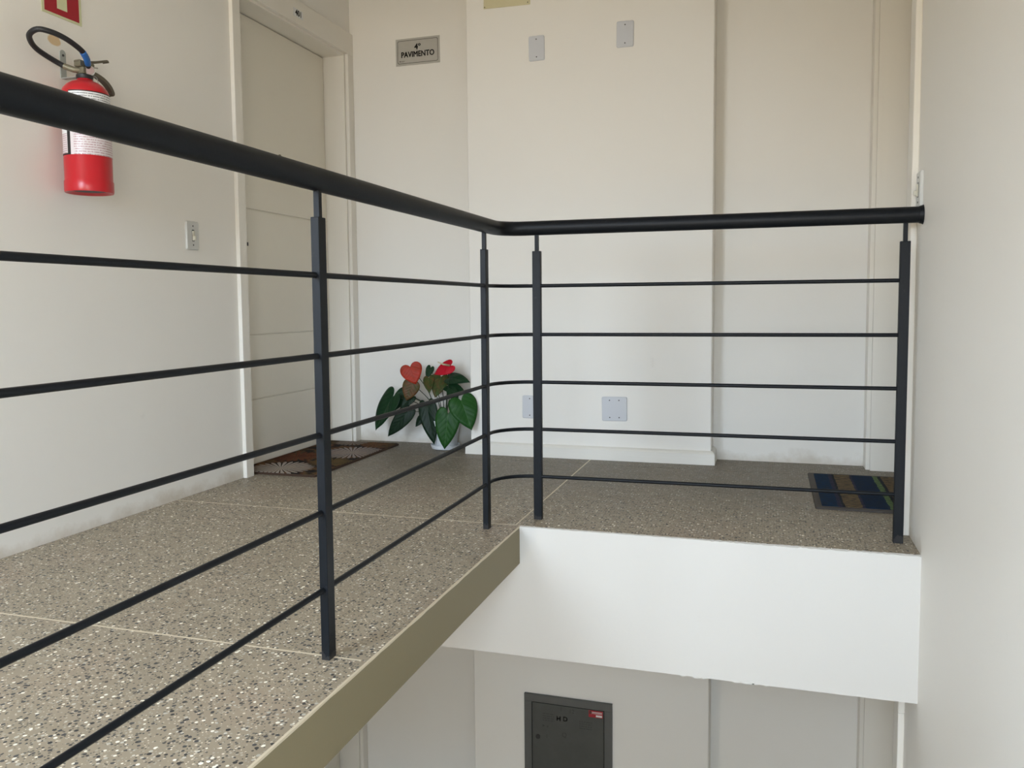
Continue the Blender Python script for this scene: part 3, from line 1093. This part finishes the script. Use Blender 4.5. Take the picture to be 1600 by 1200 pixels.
def leaf_mesh(name, L, Wd, fold, droop, mat, parent, curl=0.0):
    """heart-shaped blade in local XY: base at origin, tip along +Y, upper face +Z"""
    hv = catmull([(a, b, 0) for a, b in HALF], 3)
    out = [(v.x, v.y) for v in hv] + [(-v.x, v.y) for v in reversed(hv[1:-1])]
    bm = bmesh.new()
    uvl = bm.loops.layers.uv.new('UVMap')
    n = len(out)
    K = 6

    def P(x, y):
        X, Y = x * Wd, y * L
        z = fold * abs(X) - droop * (max(y, 0) ** 2) * L - curl * (X / Wd * 2) ** 2 * Wd * 0.5 + 0.012 * Wd * math.sin(y * 9 + x * 7)
        return Vector((X, Y, z))
    c = (0.0, 0.05)
    rings = []
    for k in range(1, K + 1):
        t = k / K
        rings.append([bm.verts.new(P(c[0] + (x - c[0]) * t, c[1] + (y - c[1]) * t)) for x, y in out])
    cv = bm.verts.new(P(*c))
    co = {cv: c}
    for k in range(K):
        t = (k + 1) / K
        for v, (x, y) in zip(rings[k], out):
            co[v] = (c[0] + (x - c[0]) * t, c[1] + (y - c[1]) * t)
    fs = []
    for i in range(n):
        fs.append(bm.faces.new((cv, rings[0][i], rings[0][(i + 1) % n])))
        for k in range(K - 1):
            fs.append(bm.faces.new((rings[k][i], rings[k + 1][i], rings[k + 1][(i + 1) % n], rings[k][(i + 1) % n])))
    for f in fs:
        for lp in f.loops:
            x, y = co[lp.vert]
            lp[uvl].uv = (x + 0.5, y * 0.8 + 0.16)
    # give the blade a real thickness
    bmesh.ops.recalc_face_normals(bm, faces=bm.faces)
    bmesh.ops.solidify(bm, geom=list(bm.faces), thickness=0.0012)
    return finish(name, bm, mat, parent, smooth=True)


def place_leaf(name, base, tip, face, wd, mat, fold=0.25, droop=0.15, curl=0.2, stem=True, label=None, stem_from=None):
    B, T = Vector(base), Vector(tip)
    Y = (T - B)
    L = Y.length
    Y.normalize()
    Z = Vector(face)
    Z = (Z - Y * Z.dot(Y)).normalized()
    X = Y.cross(Z)
    mw = basis(X, Y, Z, B - Vector((PX, PY, 0)))
    o = leaf_mesh(name, L, wd, fold, droop, mat, pl, curl)
    o.matrix_local = mw
    if stem:
        S = Vector(stem_from) if stem_from else Vector((PX + (B.x - PX) * 0.12, PY + (B.y - PY) * 0.12, 0.143))
        mid = S.lerp(B, 0.5) + Vector((0, 0, 0.25 * (B - S).length * 0.5))
        pts = catmull([S, S.lerp(mid, 0.55) + Vector((0, 0, 0.01)), mid, B], 5)
        inv = (Matrix.Translation((PX, PY, 0)) @ mw).inverted()
        bm = bmesh.new()
        tube(bm, [inv @ p for p in pts], [0.0028 - 0.0010 * i / len(pts) for i in range(len(pts))], 7)
        finish('leaf_stem' if name == 'leaf' else 'flower_stem', bm, MAT['stem'], o, smooth=True)
    if label:
        o['label'] = label
    return o


F = (0.35, -1.0, 0.25)      # toward the viewer's side
# big drooping leaf at the far left
place_leaf('leaf', (-1.045, 1.27, 0.283), (-1.165, 1.24, 0.105), (-0.25, -0.8, 0.5), 0.150, MAT['leaf_dark'])
place_leaf('leaf', (-0.990, 1.30, 0.300), (-1.055, 1.24, 0.200), (0.3, -0.9, 0.5), 0.080, MAT['leaf_dark'])
place_leaf('leaf', (-0.952, 1.26, 0.205), (-1.062, 1.22, 0.066), (0.3, -0.9, 0.15), 0.090, MAT['leaf_deep'])
place_leaf('leaf', (-0.830, 1.24, 0.240), (-0.782, 1.19, 0.045), (0.1, -1.0, 0.3), 0.105, MAT['leaf_deep'])
place_leaf('leaf', (-0.668, 1.135, 0.215), (-0.682, 1.10, 0.035), (0.25, -1.0, 0.30), 0.130, MAT['leaf_bright'], 0.18)
place_leaf('leaf', (-0.603, 1.155, 0.285), (-0.532, 1.115, 0.145), (0.35, -0.9, 0.40), 0.150, MAT['leaf_bright'], 0.15)
place_leaf('leaf', (-0.728, 1.31, 0.385), (-0.600, 1.25, 0.385), (0.05, -0.75, 0.65), 0.080, MAT['leaf_dark'])
place_leaf('leaf', (-0.735, 1.30, 0.345), (-0.610, 1.22, 0.325), (0.05, -0.8, 0.6), 0.070, MAT['leaf_dark'])
place_leaf('leaf', (-0.780, 1.32, 0.390), (-0.790, 1.25, 0.292), (0.2, -1.0, 0.2), 0.095, MAT['leaf_olive'])
place_leaf('leaf', (-0.845, 1.30, 0.385), (-0.820, 1.24, 0.318), (0.1, -1.0, 0.4), 0.065, MAT['leaf_olive'], label='browned olive leaf')
place_leaf('leaf', (-0.845, 1.33, 0.440), (-0.858, 1.30, 0.385), (0.4, -1.0, 0.2), 0.045, MAT['leaf_dark'])
place_leaf('leaf', (-0.925, 1.25, 0.285), (-0.985, 1.22, 0.225), (0.2, -0.9, 0.4), 0.060, MAT['leaf_deep'])
place_leaf('leaf', (-0.862, 1.23, 0.175), (-0.880, 1.20, 0.130), (0.6, -0.8, 0.1), 0.040, MAT['leaf_deep'])
place_leaf('leaf', (-0.690, 1.24, 0.330), (-0.640, 1.19, 0.275), (0.2, -0.8, 0.6), 0.060, MAT['leaf_dark'])
# flowers: spathe with spadix on a long stem
fl = place_leaf('flower', (-0.932, 1.25, 0.450), (-0.896, 1.235, 0.357), (0.25, -1.0, 0.15), 0.122, MAT['spathe_orange'], 0.08, 0.05, 0.1, label='orange red heart-shaped spathe')
fl2 = place_leaf('flower', (-0.703, 1.27, 0.458), (-0.790, 1.245, 0.414), (-0.18, -0.95, 0.32), 0.082, MAT['spathe_red'], 0.12, 0.1, 0.2, label='bright red spathe with pale spadix')
fl3 = place_leaf('flower', (-0.918, 1.24, 0.360), (-0.945, 1.22, 0.268), (0.3, -1.0, 0.2), 0.095, MAT['spathe_old'], 0.12, 0.1, 0.2, label='faded brown spathe')
bm = bmesh.new()
bpy.context.view_layer.update()
inv = fl2.matrix_world.inverted()
tube(bm, [inv @ Vector(p) for p in ((-0.708, 1.262, 0.458), (-0.728, 1.225, 0.466), (-0.752, 1.205, 0.480))], [0.0055, 0.005, 0.003], 8)
finish('spadix', bm, MAT['spadix'], fl2, smooth=True)

# ------------------------------------------------------------------ electric panel on the storey below
e = empty('electric_panel', on_back(-0.047, -1.262, YS), 'dark grey steel electric panel on shaft wall of storey below', 'electric panel')
Wp, Hp = 0.468, 0.62
bm = bmesh.new()
fr = 0.040
box(bm, -Wp / 2, Wp / 2, -fr, 0, 0, 0.014, 0.001)
box(bm, -Wp / 2, Wp / 2, -Hp, -Hp + fr, 0, 0.014, 0.001)
box(bm, -Wp / 2, -Wp / 2 + fr, -Hp + fr, -fr, 0, 0.014, 0.001)
box(bm, Wp / 2 - fr, Wp / 2, -Hp + fr, -fr, 0, 0.014, 0.001)
finish('panel_frame', bm, MAT['panel_frame'], e)
boxobj('panel_gap', (-Wp / 2 + fr, Wp / 2 - fr, -Hp + fr, -fr, 0, 0.004), MAT['gap'], e)
pd = boxobj('panel_door', (-Wp / 2 + fr + 0.004, Wp / 2 - fr - 0.004, -Hp + fr + 0.004, -fr - 0.004, 0.004, 0.011), MAT['panel'], e, 0.001)
bm = bmesh.new()
disc(bm, -0.160, -0.228, 0.011, 0.0135, 0.0125, 16)
finish('lock', bm, MAT['rubber'], pd)
bm = bmesh.new()
box(bm, 0.112, 0.186, -0.082, -0.046, 0.011, 0.0115)
st = finish('sticker', bm, MAT['red_sign'], pd)
st['label'] = 'red and white warning sticker'
PK = MAT['white_label']
bm = bmesh.new()
box(bm, 0.150, 0.182, -0.078, -0.068, 0.0115, 0.0118)
box(bm, 0.128, 0.182, -0.056, -0.053, 0.0115, 0.0118)
box(bm, 0.128, 0.182, -0.062, -0.060, 0.0115, 0.0118)
finish('sticker_print', bm, PK, pd)
text('lettering', 'R', 0.022, PK, pd, (0.122, -0.058, 0.0116), bold=0.0006)
text('handwriting', 'H', 0.034, MAT['black_print'], pd, (-0.048, -0.116, 0.0112), bold=0.0012)
text('handwriting', 'D', 0.034, MAT['black_print'], pd, (-0.012, -0.114, 0.0112), bold=0.0012)
SM = plain('worn_pencil_marks', (0.042, 0.043, 0.040), 0.6)
text('handwriting', '1', 0.034, SM, pd, (-0.034, -0.062, 0.0112))
text('handwriting', '12', 0.030, SM, pd, (0.022, -0.068, 0.0112))
text('handwriting', '1', 0.028, SM, pd, (-0.112, -0.220, 0.0112))
text('handwriting', 'Q', 0.034, SM, pd, (-0.018, -0.200, 0.0112))
text('handwriting', '>', 0.024, MAT['black_print'], pd, (-0.130, -0.166, 0.0112))
bm = bmesh.new()
rnd = random.Random(5)
for bx, by, w in ((-0.134, -0.100, 0.062), (0.062, -0.116, 0.066)):
    for k in range(4):
        x = bx
        while x < bx + w:
            s = 0.006 + rnd.random() * 0.014
            box(bm, x, min(x + s, bx + w), by - k * 0.012, by - k * 0.012 + 0.004, 0.0108, 0.0113)
            x += s + 0.004
box(bm, -0.112, -0.104, -0.170, -0.162, 0.0108, 0.0113)
pr = finish('printed_lines', bm, SM, pd)
pr['kind'] = 'stuff'
